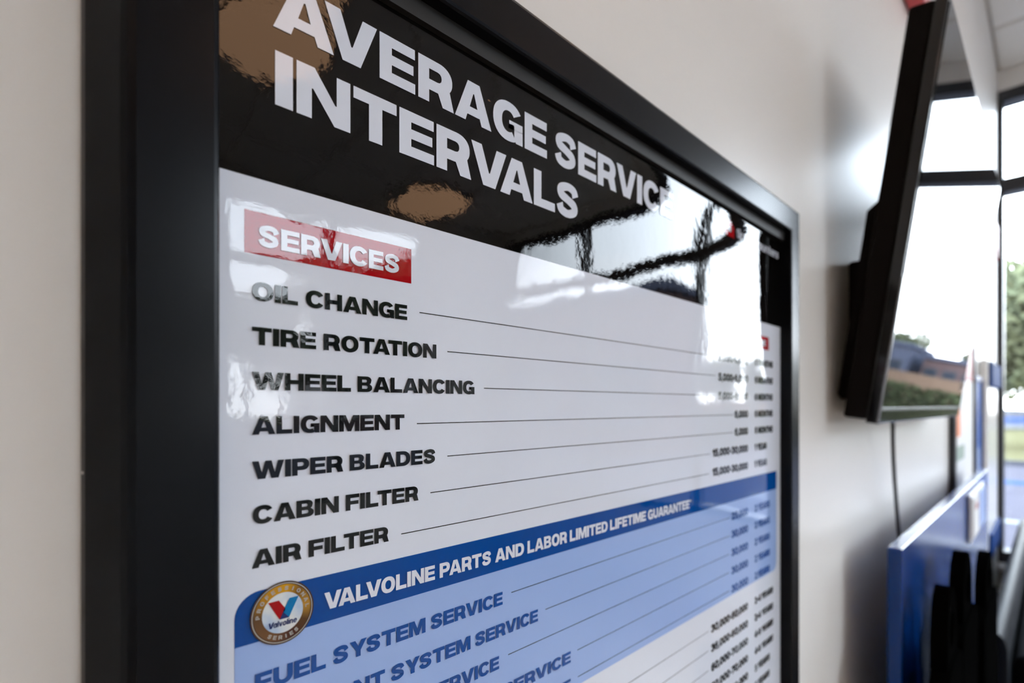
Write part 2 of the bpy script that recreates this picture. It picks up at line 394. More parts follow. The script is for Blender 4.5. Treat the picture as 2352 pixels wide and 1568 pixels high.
GL['3'] = (1.0, stroke([(.13, .70), (.24, .86), (.52, .89), (.80, .76), (.70, .58), (.42, .53)], [.28, .26, .23, .28, .25, .2], 5) + stroke([(.42, .52), (.74, .46), (.84, .28), (.54, .11), (.22, .15), (.12, .31)], [.2, .25, .28, .23, .26, .28], 5))
GL['4'] = (1.08, [poly([(.56, 1), (.90, 1), (.90, .40), (1.06, .40), (1.06, .18), (.90, .18), (.90, 0), (.60, 0), (.60, .18), (0, .18), (0, .40)], [(.60, .40), (.60, .70), (.31, .40)])])
GL['5'] = (1.0, [R(.12, .92, .77, 1), R(.12, .40, .46, .9)] + stroke([(.25, .50), (.52, .56), (.82, .46), (.80, .20), (.52, .11), (.22, .15), (.12, .29)], [.2, .23, .27, .28, .23, .25, .27], 5))
GL['6'] = (1.02, ring(.52, .33, .48, .345, .27, .19) + stroke([(.17, .34), (.18, .66), (.38, .86), (.66, .88), (.86, .74)], [.28, .28, .25, .23, .26], 5))
GL['7'] = (.96, [poly([(0, 1), (.95, 1), (.95, .78), (.52, 0), (.16, 0), (.56, .76), (0, .76)])])
GL[','] = (.34, [[(.06, -.20), (.22, -.20), (.34, .24), (.03, .24)]])
GL['-'] = (.52, [R(.04, .48, .32, .55)])
GL['*'] = (.40, [[(.16, 1.0), (.24, 1.0), (.24, .68), (.16, .68)], [(.02, .88), (.06, .96), (.38, .80), (.34, .72)], [(.34, .96), (.38, .88), (.06, .72), (.02, .80)]])
# lower case (for the two logotypes)
GL['a'] = (.80, ring(.37, .36, .37, .37, .22, .17) + [R(.56, .80, 0, .72)])
GL['c'] = (.72, ring(.38, .36, .38, .37, .23, .17, 40, 320))
GL['d'] = (.82, ring(.37, .36, .37, .37, .22, .17) + [R(.58, .82, 0, 1)])
GL['e'] = (.80, ring(.40, .36, .40, .37, .23, .16, 0, 325) + [R(.10, .80, .29, .43)])
GL['i'] = (.25, [R(0, .25, 0, .72), R(0, .25, .82, 1)])
GL['l'] = (.25, [R(0, .25, 0, 1)])
GL['n'] = (.78, [R(0, .24, 0, .72)] + ring(.39, .34, .39, .39, .23, .18, 0, 180, 14) + [R(.55, .78, 0, .36)])
GL['o'] = (.80, ring(.40, .36, .40, .37, .23, .17))
GL['r'] = (.52, [R(0, .24, 0, .72)] + ring(.40, .34, .38, .38, .22, .20, 70, 170, 8))
GL['s'] = (.70, stroke([(.60, .50), (.50, .62), (.34, .64), (.14, .54), (.20, .42), (.48, .33), (.58, .20), (.40, .09), (.20, .10), (.09, .22)], [.18]*10, 3))
GL['t'] = (.52, [R(.12, .36, .0, .92), R(0, .50, .54, .72), R(.12, .52, 0, .17)])
GL['u'] = (.78, [R(.54, .78, 0, .72)] + ring(.39, .38, .39, .39, .23, .18, 180, 360, 14) + [R(0, .23, .36, .72)])
GL['v'] = (.78, [poly([(0, .72), (.26, .72), (.39, .28), (.52, .72), (.78, .72), (.53, 0), (.25, 0)])])
KERN = {'AV': -.27, 'VA': -.27, 'AT': -.17, 'TA': -.17, 'LT': -.12, 'RV': -.05, 'LV': -.2, 'AY': -.2, 'YA': -.2, 'VO': -.06, 'OV': -.06, 'RT': -.03, 'FA': -.1,
        'LA': .0, 'RA': -.03, 'TE': 0, 'UA': -.03, 'YS': -.08, 'PA': -.12, 'YE': -.04, 'LY': -.15, 'CA': -.02, 'Va': -.12}
def text_shapes(s, space=.46, gap=.07):
    x, out, prev = 0.0, [], None
    for ch in s:
        if ch == ' ': x += space; prev = None; continue
        w, shp = GL[ch]
        if prev: x += gap + KERN.get(prev+ch, 0)
        out.append((x, w, shp)); x += w; prev = ch
    return out, x
def shape_bm(bm, shp, fn):
    for s in shp:
        cs = s[1] if isinstance(s, tuple) and s[0] == 'H' else [s]
        flat = [p for c in cs for p in c]
        vs = [bm.verts.new(fn(*p)) for p in flat]
        if len(cs) == 1 and len(flat) == 4 and not isinstance(s, tuple):
            try: bm.faces.new(vs)
            except ValueError: pass
            continue
        for tri in tessellate_polygon([[Vector((p[0], p[1], 0)) for p in c] for c in cs]):
            a, b, c = [flat[i] for i in tri]
            if abs((b[0]-a[0])*(c[1]-a[1]) - (b[1]-a[1])*(c[0]-a[0])) < 1e-7: continue
            try: bm.faces.new([vs[i] for i in tri])
            except ValueError: pass
def face_room(me):
    """all faces of a flat print look into the room (-Y)"""
    bm = bmesh.new(); bm.from_mesh(me)
    for f in bm.faces:
        f.normal_update()
        if f.normal.y > 0: f.normal_flip()
    bm.to_mesh(me); bm.free()
def lettering(s, x0, z0, x1, cap, mat_, parent, p=0.0089, slant=0.0, name='lettering', space=.46, gap=.07):
    sh, wtot = text_shapes(s, space, gap); k = (x1-x0)/wtot
    bm = bmesh.new()
    for (ox, w, shp) in sh:
        shape_bm(bm, shp, lambda a, b: Vector((x0 + (ox+a+b*slant)*k, -p, EYE + z0 + b*cap)))
    me = bpy.data.meshes.new(name); bm.to_mesh(me); bm.free(); face_room(me); me.materials.append(mat_)
    o = bpy.data.objects.new(name, me); COL.objects.link(o); o.parent = parent
    return o
def flat_poly(name, pts, mat_, parent, p):
    bm = bmesh.new(); flat = [Vector((x, -p, EYE+z)) for x, z in pts]
    vs = [bm.verts.new(v) for v in flat]
    for tri in tessellate_polygon([[Vector((x, z, 0)) for x, z in pts]]): bm.faces.new([vs[i] for i in tri])
    me = bpy.data.meshes.new(name); bm.to_mesh(me); bm.free(); face_room(me); me.materials.append(mat_)
    o = bpy.data.objects.new(name, me); COL.objects.link(o); o.parent = parent
    return o
def quad(name, x0, x1, z0, z1, m, parent, p): return flat_poly(name, [(x0, z0), (x1, z0), (x1, z1), (x0, z1)], m, parent, p)

# ------------------------------------------------------------------ the framed service chart
chart = empty('framed_service_chart', 'glossy black headed service interval chart in a wide satin black wall frame', 'poster')
XI0, XI1, ZI0, ZI1 = 0.0531, 0.6443, -0.700, 0.2013
PF = 0.020
prof = [(-.0005, .003), (-.0005, PF-.0018), (.0003, PF-.0006), (.0016, PF), (.0245, PF), (.0268, PF-.001), (.0285, PF-.003), (.0365, .004), (.0372, .0)]
def rail(side):
    bm = bmesh.new()
    def cor(w, sx, sz):
        return (XI0-w if sx < 0 else XI1+w), (ZI0-w if sz < 0 else ZI1+w)
    ends = {'left': ((-1, -1), (-1, 1)), 'right': ((1, -1), (1, 1)), 'top': ((-1, 1), (1, 1)), 'bottom': ((-1, -1), (1, -1))}[side]
    def f(e):
        def g(w, p):
            x, z = cor(w, *e); return Vector((x, -p, EYE+z))
        return g
    prism(bm, prof, f(ends[0]), f(ends[1]))
    return obj('frame_rail', bm, M_frame, chart)
for s_ in ('left', 'right', 'top', 'bottom'): rail(s_)
obj('backing_board', box(XI0-.02, XI1+.02, -.0075, -.001, EYE+ZI0-.02, EYE+ZI1+.02), M_gasket, chart)
obj('gasket', box(XI0-.001, XI1+.001, -.0120, -.0074, EYE+SHEET_TOP-.0001, EYE+ZI1+.0006), M_gasket, chart)
obj('paint_chip', (lambda b: (bmesh.ops.create_icosphere(b, subdivisions=2, radius=.0011, matrix=Matrix.Translation((.0172, -.0018, EYE-.0226)) @ Matrix.Diagonal((1.3, 1, .7, 1))), b)[1])(bmesh.new()), M_wall, chart)
sheet = obj('poster_sheet', box(XI0-.004, 0.6408, -.0085, -.0076, EYE+ZI0, EYE+SHEET_TOP), P_white, chart)
tag(sheet, 'glossy laminated print')
K = (CD-.0085)/CT                          # (VY-py)/(VX-px) * K = height on the sheet
hb = -0.0
quad('header_band', XI0-.004, 0.6408, .2850*K, SHEET_TOP, P_black, sheet, .0086)
def line_of(text, pl, pr, base, cap, m, **k):
    return lettering(text, wp(*pl)[0], base, wp(*pr)[0], cap, m, sheet, **k)
def zr(px, py): return wp(px, py)[1]
# header
line_of('AVERAGE SERVICE', (626.6, 56), (1544, 500), .1548, .0220, P_white, space=.36, gap=.085)
line_of('INTERVALS', (631, 240), (1328, 500), .1232, .0222, P_white)
# services label
bx0, bx1 = wp(561.2, 500)[0], wp(944.3, 600)[0]
b_t = (zr(561.2, 482.3)+zr(944, 569.8))/2; b_b = (zr(561.2, 580.5)+zr(944.4, 649.7))/2
quad('services_label', bx0, bx1, b_b, b_t, P_red, sheet, .0086)
line_of('SERVICES', (592.4, 560), (917.2, 600), zr(643.3, 574.5), zr(643.3, 525.8)-zr(643.3, 574.5), P_white)
rows = [('OIL CHANGE', 578, 934.4, (630.4, 695), (630.4, 654.2)), ('TIRE ROTATION', 578.3, 1001.3, (628, 794.8), (628, 754.6)),
        ('WHEEL BALANCING', 578.6, 1088.8, (646.4, 896.2), (646.4, 856.2)), ('ALIGNMENT', 578.6, 927.9, (632, 996.2), (632, 955.2)),
        ('WIPER BLADES', 578.6, 999.5, (647, 1095), (647, 1055)), ('CABIN FILTER', 579.5, 959.7, (677.8, 1190), (677.8, 1150.6)),
        ('AIR FILTER', 578.3, 891.3, (633.9, 1294.4), (633.9, 1254.2))]
for (t_, l_, r_, b_, c_) in rows:
    z = zr(*b_); line_of(t_, (l_, 0), (r_, 0), z, zr(*c_)-z, P_text)
# guarantee band and pale panel
bl, br = wp(538.2, 1400)[0], wp(1783, 1100)[0]
zt, zb, zp = -.2318*K, -.2955*K, -.584*K
rr = .0095
flat_poly('guarantee_band', [(bl, zb), (br, zb), (br, zt)] + [(bl+rr-rr*math.sin(a*PI/16), zt-rr+rr*math.cos(a*PI/16)) for a in range(0, 9)], P_blue, sheet, .0086)
flat_poly('pale_panel', [(bl, zb), (bl, zp+rr)] + [(bl+rr-rr*math.cos(a*PI/16), zp+rr-rr*math.sin(a*PI/16)) for a in range(1, 9)] + [(br-rr+rr*math.sin(a*PI/16), zp+rr-rr*math.cos(a*PI/16)) for a in range(0, 9)] + [(br, zb)], P_pale, sheet, .0086)
zv = zr(816.8, 1380.6)
line_of('VALVOLINE PARTS AND LABOR LIMITED LIFETIME GUARANTEE*', (744.1, 0), (1586.6, 0), zv, zr(816.8, 1342.9)-zv, P_white)
capb = .0228*K
zf = zr(716.6, 1543.9); D5 = .0565*K
lst = [('FUEL SYSTEM SERVICE', 1153.6), ('COOLANT SYSTEM SERVICE', 1234.7), ('BRAKE FLUID SERVICE', 1145.5), ('POWER STEERING SERVICE', 1310), ('TRANSFER CASE SERVICE', 1310)]
xl = wp(585, 0)[0]
for i, (t_, r_) in enumerate(lst):
    lettering(t_, xl, zf - D5*i, wp(r_, 0)[0], capb*1.02, P_blue, sheet)
lst2 = ['DIFFERENTIAL SERVICE', 'TRANSMISSION SERVICE', 'SPARK PLUGS', 'TIMING BELT', 'BATTERY', 'ENGINE MOUNTS']
# leader lines
def leader(px0, px1, zk, m=P_text, th=.00045, name='leader_line'):
    quad(name, wp(px0, 0)[0], wp(px1, 0)[0], zk*K-th/2, zk*K+th/2, m, sheet, .0087)
for (a, b, zk) in ((963, 1640, .1468), (1027, 1643, .0894), (1111, 1643, .0310), (957, 1683, -.0276), (1027, 1683, -.0823), (988, 1630, -.1386), (921, 1628, -.1955),
                   (1174, 1676, -.3425), (1252, 1676, -.3985), (1166.6, 1674.6, -.4540), (1325.7, 1674.6, -.5100), (1326.6, 1674.6, -.5665)):
    leader(a, b, zk)
# right-hand columns; baselines as (z/K) taken on the photograph
capc = .0226*K
XR = wp(1717, 0)[0]; XT = wp(1733, 0)[0]
um = (wp(1718, 0)[0]-wp(1650.5, 0)[0])/text_shapes('5,000-6,000')[1]
ut = (wp(1774.5, 0)[0]-wp(1733.5, 0)[0])/text_shapes('6 MONTHS')[1]
def mile(s, zk, m):
    lettering(s, XR - text_shapes(s)[1]*um, zk*K, XR, capc, m, sheet)
def time_(s, zk, m):
    lettering(s, XT, zk*K, XT + text_shapes(s)[1]*ut, capc, m, sheet)
for (a, b, zk, m) in (('3,000-6,000', '6 MONTHS', .134, P_text), ('5,000-6,000', '6 MONTHS', .0755, P_text), ('5,000-6,000', '6 MONTHS', .0190, P_text),
                      ('6,000', '6 MONTHS', -.0370, P_text), ('6,000', '6 MONTHS', -.0925, P_text), ('15,000-30,000', '1 YEAR', -.1485, P_text), ('15,000-30,000', '1 YEAR', -.2045, P_text),
                      ('25,000', '2 YEARS', -.3520, P_blue), ('30,000', '2 YEARS', -.4080, P_blue), ('30,000', '2 YEARS', -.4640, P_blue), ('30,000', '2 YEARS', -.5200, P_blue),
                      ('30,000', '2 YEARS', -.5765, P_blue),
                      ('30,000-60,000', '2-4 YEARS', -.659, P_text), ('36,000-60,000', '2-4 YEARS', -.7155, P_text), ('60,000-70,000', '4-6 YEARS', -.772, P_text),
                      ('50,000-70,000', '4-6 YEARS', -.828, P_text), ('60,000-70,000', '5 YEARS', -.8845, P_text), ('30,000', '5 YEARS', -.941, P_text)):
    mile(a, zk, m); time_(b, zk, m)
for i, t_ in enumerate(lst2):
    zk = -.659 - .0565*i
    lettering(t_, wp(1100, 0)[0]*0 + xl, zk*K, xl + text_shapes(t_)[1]*um*1.25, capb, P_text, sheet)
    leader(1300, 1627, zk+.010, th=.0004)
# column heads
for (t_, a, b) in (('MILES', 1672, 1718), ('TIME', 1728.5, 1765.6)):
    quad('services_label', wp(a, 0)[0], wp(b, 0)[0], .1930*K, .2385*K, P_red, sheet, .0086)
    xa, xb = wp(a, 0)[0], wp(b, 0)[0]; pad = (xb-xa)*.20
    lettering(t_, xa+pad, .2060*K, xb-pad, .0195*K, P_white, sheet)
# shop logotype in the header
lettering('tirediscounters', wp(1691, 0)[0], .5285*K, wp(1787, 0)[0], .0300*K, P_white, sheet)
xa, xb = wp(1660, 0)[0], wp(1686, 0)[0]
flat_poly('logo_mark', [(xa, .535*K), (xa+.3*(xb-xa), .520*K), (xb, .520*K), (xb, .553*K), (xb-.3*(xb-xa), .568*K), (xa, .568*K)], P_red, sheet, .0088)
flat_poly('logo_mark', [(xa+.3*(xb-xa), .535*K), (xa+.7*(xb-xa), .535*K), (xa+.7*(xb-xa), .553*K), (xa+.3*(xb-xa), .553*K)], P_white, sheet, .0089)

# round emblem on the band: flat print
ex0, ex1 = wp(572.7, 0)[0], wp(719, 0)[0]
ER = (ex1-ex0)/2; EXC = (ex0+ex1)/2; EZC = zr(648, 1405.3)
emb = bpy.data.objects.new('round_emblem', None); COL.objects.link(emb); emb.parent = chart; tag(emb, 'round gold ringed emblem')
emb.location = (EXC, 0, EYE+EZC)
def disc(name, r0, r1, m, p, n=72):
    bm = bmesh.new()
    A = [bm.verts.new((r1*math.cos(2*PI*k/n), -p, r1*math.sin(2*PI*k/n))) for k in range(n)]
    if r0 > 0:
        B = [bm.verts.new((r0*math.cos(2*PI*k/n), -p, r0*math.sin(2*PI*k/n))) for k in range(n)]
        for k in range(n): bm.faces.new((A[k], A[(k+1) % n], B[(k+1) % n], B[k]))
    else: bm.faces.new(A)
    me = bpy.data.meshes.new(name); bm.to_mesh(me); bm.free(); face_room(me); me.materials.append(m)
    o = bpy.data.objects.new(name, me); COL.objects.link(o); o.parent = emb; return o
disc('emblem_rim', .90*ER, ER, P_dark_gold, .0091)
disc('rim_line', .925*ER, .955*ER, P_silver, .00915)
disc('emblem_ring', .64*ER, .905*ER, P_gold, .0090)
disc('inner_line', .645*ER, .685*ER, P_gold, .00912)
disc('emblem_face', 0, .65*ER, P_face, .00905)
def emb_poly(name, pts, m, p=.0092):
    bm = bmesh.new(); vs = [bm.verts.new((x*ER, -p, z*ER)) for x, z in pts]; bm.faces.new(vs)
    me = bpy.data.meshes.new(name); bm.to_mesh(me); bm.free(); face_room(me); me.materials.append(m)
    o = bpy.data.objects.new(name, me); COL.objects.link(o); o.parent = emb; return o
emb_poly('red_stroke', [(-.46, .42), (-.13, .42), (.08, .10), (-.11, -.20)], P_red)
emb_poly('blue_stroke', [(.20, .42), (.50, .42), (.19, -.20), (-.0, -.0), (-.0, .05)], P_cyan)
emb_poly('navy_corner', [(.0, .02), (.19, -.20), (-.11, -.20)], P_navy, .00925)
def emb_text(bm_fn, s, cap, wid, x0, z0):
    sh, wt = text_shapes(s); k = wid/wt; bm = bmesh.new()
    for (ox, w, shp) in sh: shape_bm(bm, shp, lambda a, b: bm_fn((ox+a)*k, b*cap))
    return bm
bm = emb_text(lambda a, b: Vector(((-.47+a+b*.10)*ER, -.0093, (-.42+b)*ER)), 'Valvoline', .19, .90, 0, 0)
me = bpy.data.meshes.new('emblem_lettering'); bm.to_mesh(me); bm.free(); face_room(me); me.materials.append(P_navy)
o = bpy.data.objects.new('emblem_lettering', me); COL.objects.link(o); o.parent = emb
def arc_text(s, rb, cap, a_mid, spread, top=True):
    n = len(s); bm = bmesh.new()
    for i, ch in enumerate(s):
        w, shp = GL[ch]; a = math.radians(a_mid + (spread*(.5 - (i+.5)/n) if top else spread*((i+.5)/n-.5)))
        u = Vector((math.cos(a), math.sin(a))); v = Vector((math.sin(a), -math.cos(a)))
        if not top: u, v = -u, -v
        r0 = rb if top else -(rb+cap)
        def fn(x, y, w=w, u=u, v=v):
            q = u*(r0 + y*cap) + v*((x-w/2)*cap*.92); return Vector((q.x*ER, -.0093, q.y*ER))
        shape_bm(bm, shp, fn)
    me = bpy.data.meshes.new('emblem_lettering'); bm.to_mesh(me); bm.free(); face_room(me); me.materials.append(P_silver)
    o = bpy.data.objects.new('emblem_lettering', me); COL.objects.link(o); o.parent = emb
arc_text('PROFESSIONAL', .715, .125, 90, 190)
arc_text('SERIES', .715, .125, 270, 78, top=False)

# ------------------------------------------------------------------ the television on its tilting bracket
TX0, TX1 = 0.8585, 1.727
tv = empty('wall_television', 'black flat television tilted forward high on the wall, windows mirrored in its screen', 'television', ((TX0+TX1)/2, -CD+.17, EYE-.025), 0)
yb, ztv = .170, -.025; yt, ztt = .0925, .530
vec = Vector((0, -(yb-yt), ztt-ztv)); HT = vec.length; tilt = math.atan2(yb-yt, ztt-ztv)
Wt = TX1-TX0
Mt = Matrix.Rotation(tilt, 4, 'X')
def tvbox(x0, x1, d0, d1, h0, h1, bev=0.0, seg=2):
    bm = box(x0, x1, d0, d1, h0, h1, bev=bev, seg=seg); bmesh.ops.transform(bm, matrix=Mt, verts=bm.verts[:]); return bm
obj('front_bezel', tvbox(-Wt/2, Wt/2, .0, .014, 0, HT, .0018), M_tvgloss, tv)
obj('back_cover', tvbox(-Wt/2+.003, Wt/2-.003, .014, .043, .004, HT-.003, .004), M_tvback, tv)
bm = bmesh.new()
prism(bm, [(.04, .03), (.040, .315), (.052, .318), (.064, .305), (.064, .035), (.058, .028)], lambda d, h: Vector((-Wt/2+.045, d, h)), lambda d, h: Vector((Wt/2-.045, d, h)))
bmesh.ops.transform(bm, matrix=Mt, verts=bm.verts[:]); obj('rear_housing', bm, M_tvback, tv)
obj('screen', tvbox(-Wt/2+.009, Wt/2-.009, -.0012, .001, .024, HT-.010), M_screen, tv)
obj('trim_strip', tvbox(-Wt/2+.004, Wt/2-.004, -.0022, .0005, .0185, .0225), M_edge, tv)
obj('trim_strip', tvbox(-Wt/2+.0, -Wt/2+.0022, -.0022, .0005, .0, .20), M_edge, tv)
# small round badge on the lower far corner of the screen
bm = bmesh.new()
tube_bm(bm, [(Wt/2-.055+.007*math.cos(2*PI*k/20), -.0020, .075+.011*math.sin(2*PI*k/20)) for k in range(20)], .0010, 6, closed=True)
bmesh.ops.transform(bm, matrix=Mt, verts=bm.verts[:]); obj('round_badge', bm, M_paper, tv)
obj('light_blocking_mount', box(-.33, .33, .0185, .0588, .045, .255, .003, 1), M_tvback, tv)  # mount widened to block window light and shade the wall behind the television
obj('bracket_arm', box(-.10, -.07, -.012, .0190, .15, .17, .002), M_tvback, tv)
obj('bracket_arm', box(.07, .10, -.012, .0190, .15, .17, .002), M_tvback, tv)
# its cord
pts = []
A, B, C_ = Vector((1.02, -.05, EYE-.0)), Vector((1.165, -.018, EYE-.06)), Vector((1.27, -.016, EYE-.28))
for k in range(21):
    t = k/20; pts.append(A*(1-t)**2 + B*2*t*(1-t) + C_*t*t)
pts += [Vector((1.285, -.014, EYE-.36)), Vector((1.29, -.012, EYE-.5))]
cord = obj('power_cord', tube_bm(bmesh.new(), pts, .0032, 8), M_cord, None, True)
tag(cord, 'thin black power cord hanging from the television behind the blue panel', 'cord')

# red alarm high on the wall over the television
al = empty('fire_alarm', 'red alarm box high on the wall above the television', 'alarm', (1.43, 0, EYE+.955))
obj('alarm_body', box(-.06, .06, -.035, -.001, -.075, .075, .006), M_redal, al)
obj('strobe_lens', box(-.03, .03, -.05, -.034, .01, .05, .004), M_lens, al)

# ------------------------------------------------------------------ blue panel against the wall
PX0, PX1, PY0, PY1, PZ = 0.948, 2.36, -.072, -.054, EYE-.212
pn = empty('blue_panel', 'glossy blue laminate panel standing edge-on along the wall under the television', 'panel', (1.65, -.063, 0))
obj('panel_board', box(PX0-1.65, PX1-1.65, PY0+.063, PY1+.063, .06, PZ, .0010, 1), M_bluep, pn)
for x in (1.15, 1.7, 2.25):
    obj('wall_spacer', box(x-.02-1.65, x+.02-1.65, PY1+.063, .061, .3, .34, .002, 1), M_bluep, pn)
    obj('panel_foot', box(x-.03-1.65, x+.03-1.65, -.022, .055, .0, .0605, .003, 1), M_black, pn)
nb = empty('leaflet_holder', 'pale leaflets in a flat holder on the far end of the blue panel', 'leaflet holder', (1.95, PY0-.001, EYE-.355))
obj('holder_back', box(-.18, .18, -.006, -.001, 0, .125, .001, 1), M_sill, nb)
obj('leaflet', box(-.16, -.01, -.010, -.0065, .01, .115), M_paper, nb)
obj('leaflet', box(.01, .16, -.010, -.0065, .01, .115), M_palepaper, nb)
obj('leaflet_print', box(-.11, -.05, -.0108, -.0101, .08, .095), M_redp, nb)

# ------------------------------------------------------------------ framed notices and post farther along the wall
def wall_frame(name, label, x0, x1, z0, z1, field, fmat, blocks, d=.018):
    r = empty(name, label, 'poster', ((x0+x1)/2, 0, EYE+z0)); w = (x1-x0)/2; h = z1-z0; b = .022
    obj('frame_rail', box(-w, -w+b, -d, -.001, 0, h, .002, 1), fmat, r); obj('frame_rail', box(w-b, w, -d, -.001, 0, h, .002, 1), fmat, r)
    obj('frame_rail', box(-w+b, w-b, -d, -.001, 0, b, .002, 1), fmat, r); obj('frame_rail', box(-w+b, w-b, -d, -.001, h-b, h, .002, 1), fmat, r)
    obj('notice_sheet', box(-w+b, w-b, -.010, -.002, b, h-b), field, r)
    for (u0, u1, v0, v1, m) in blocks:
        obj('printed_block', box(-w+b+(2*w-2*b)*u0, -w+b+(2*w-2*b)*u1, -.0108, -.0101, b+(h-2*b)*v0, b+(h-2*b)*v1), m, r)
wall_frame('framed_notice', 'dark framed notice with red top and orange patch beyond the television', 2.09, 2.68, -.60, .24, M_paper, M_mull,
           [(.0, 1.0, .84, 1.0, M_redp), (.05, .30, .60, .74, M_orange), (.05, .5, .50, .56, M_green), (.05, .30, .76, .82, M_green)])
wall_frame('framed_notice', 'blue framed notice beside the white post near the window', 2.70, 2.97, -.60, .12, M_bluepaper, M_bluep,
           [(.0, .9, .42, .60, M_palepaper), (.3, .9, .05, .40, M_palepaper)])
po = empty('white_post', 'narrow white post with dark blue clamps beside the window frame', 'post', (3.25, 0, 0))
obj('post_board', box(-.25, .25, -.030, -.004, .0, EYE+.20, .004, 1), M_whitepost, po)
for z in (.14, -.61): obj('clamp', box(-.20, .29, -.042, -.002, EYE+z-.055, EYE+z+.055, .004, 1), M_clamp, po)
bm = bmesh.new()
prism(bm, [(3.60, .97), (3.94, .99), (3.92, .80)], lambda x, z: Vector((x, -.004, EYE+z)), lambda x, z: Vector((x, -.010, EYE+z)))
pe = obj('pennant', bm, M_redal); tag(pe, 'small red triangular pennant on the wall next to the window', 'pennant')

# ------------------------------------------------------------------ black seats along the panel
def arch(x0, x1, z0, z1, r, n=10, e=2.0):
    c = (x0+x1)/2; w = (x1-x0)/2
    return [(x0, z0)] + [(c - w*math.copysign(abs(math.cos(a))**(2/e), math.cos(a)), z1 - r + r*math.sin(a)**(2/e)) for a in [PI*k/(n*2) for k in range(n*2+1)]] + [(x1, z0)]
def slab(name, outer, hole, y0, y1, m, par):
    cont = [outer] + ([hole] if hole else [])
    flat = [p for c in cont for p in c]; bm = bmesh.new()
    F1 = [bm.verts.new((a, y0, b)) for a, b in flat]; F2 = [bm.verts.new((a, y1, b)) for a, b in flat]
    for t in tessellate_polygon([[Vector((p[0], p[1], 0)) for p in c] for c in cont]):
        bm.faces.new([F1[i] for i in t]); bm.faces.new([F2[i] for i in reversed(t)])
    s0 = 0
    for c in cont:
        n = len(c)
        for k in range(n):
            a, b = s0+k, s0+(k+1) % n; bm.faces.new((F1[a], F1[b], F2[b], F2[a]))
        s0 += n
    return obj(name, bm, m, par)
def chair(x, w, hw, ztop, label):
    """narrow high-backed black chair: arched headrest with a grip hole over a wider backrest"""
    r = empty('waiting_chair', label, 'chair', (x, -.116, 0), group='black chairs along the blue panel')
    h = EYE+ztop
    hole = [(hw*.26*math.cos(2*PI*k/14), h-.062+.026*math.sin(2*PI*k/14)) for k in range(14)]
    slab('headrest', arch(-hw/2, hw/2, h-.15, h, .085), hole, -.008, .012, M_black, r)
    slab('backrest', arch(-w/2, w/2, .52, h-.105, .04, e=3.2), None, -.012, .010, M_black, r)
    obj('seat', box(-w/2-.0, w/2+.0, -.42, -.002, .44, .52, .015), M_leather, r)
    for sx in (-1, 1):
        obj('leg', tube_bm(bmesh.new(), [(sx*(w/2-.03), -.03, .45), (sx*(w/2-.03), -.02, .0)], .012, 10), M_black, r)
        obj('leg', tube_bm(bmesh.new(), [(sx*(w/2-.03), -.38, .45), (sx*(w/2-.03), -.39, .0)], .012, 10), M_black, r)
    return r
chair(1.0, .16, .10, -.268, 'black high-backed chair nearest the camera beside the blue panel')
chair(1.20, .22, .13, -.255, 'black high-backed chair with grip hole, middle of the blue panel')
chair(1.63, .34, .18, -.338, 'black high-backed chair nearest the leaflet holder')
# long black leather settee beyond the chairs
so = empty('leather_settee', 'black leather settee with rounded back reaching toward the window', 'sofa', (3.02, -.125, 0))
def prof_box(name, x0, x1, prof_, m):
    bm = bmesh.new(); prism(bm, prof_, lambda y, z: Vector((x0, y, z)), lambda y, z: Vector((x1, y, z)))
    bmesh.ops.bevel(bm, geom=bm.edges[:], offset=.004, segments=2, affect='EDGES', profile=.6)
    return obj(name, bm, m, so, True)
backp = [(.034, .12), (.036, .88)] + [(.010+.026*math.cos(a*PI/8), .89+.045*math.sin(a*PI/8)) for a in range(1, 9)] + [(-.018, .50), (-.02, .12)]
prof_box('back_frame', -1.10, .98, backp, M_leather)
for k in range(2):
    x0 = -.96 + k*.915
    cp = [(-.022, .50), (-.020, .80)] + [(-.060+.040*math.cos(a*PI/8), .81+.036*math.sin(a*PI/8)) for a in range(1, 9)] + [(-.14, .52)]
    prof_box('back_cushion', x0, x0+.90, cp, M_leather)
    prof_box('seat_cushion', x0, x0+.90, [(-.03, .34), (-.03, .49), (-.60, .50), (-.63, .47), (-.63, .34)], M_leather)
prof_box('seat_base', -1.10, .98, [(-.022, .10), (-.022, .335), (-.60, .335), (-.60, .10)], M_leather)
prof_box('arm', -1.10, -.97, [(-.022, .34), (-.024, .64), (-.10, .66), (-.52, .64), (-.60, .60), (-.60, .34)], M_leather)
prof_box('arm', .87, .98, [(-.022, .34), (-.024, .64), (-.10, .66), (-.52, .64), (-.60, .60), (-.60, .34)], M_leather)
for x in (-1.04, .92):
    for y in (.0, -.55): obj('leg', tube_bm(bmesh.new(), [(x, y, .125), (x, y, 0)], [.022, .016], 12), M_black, so)

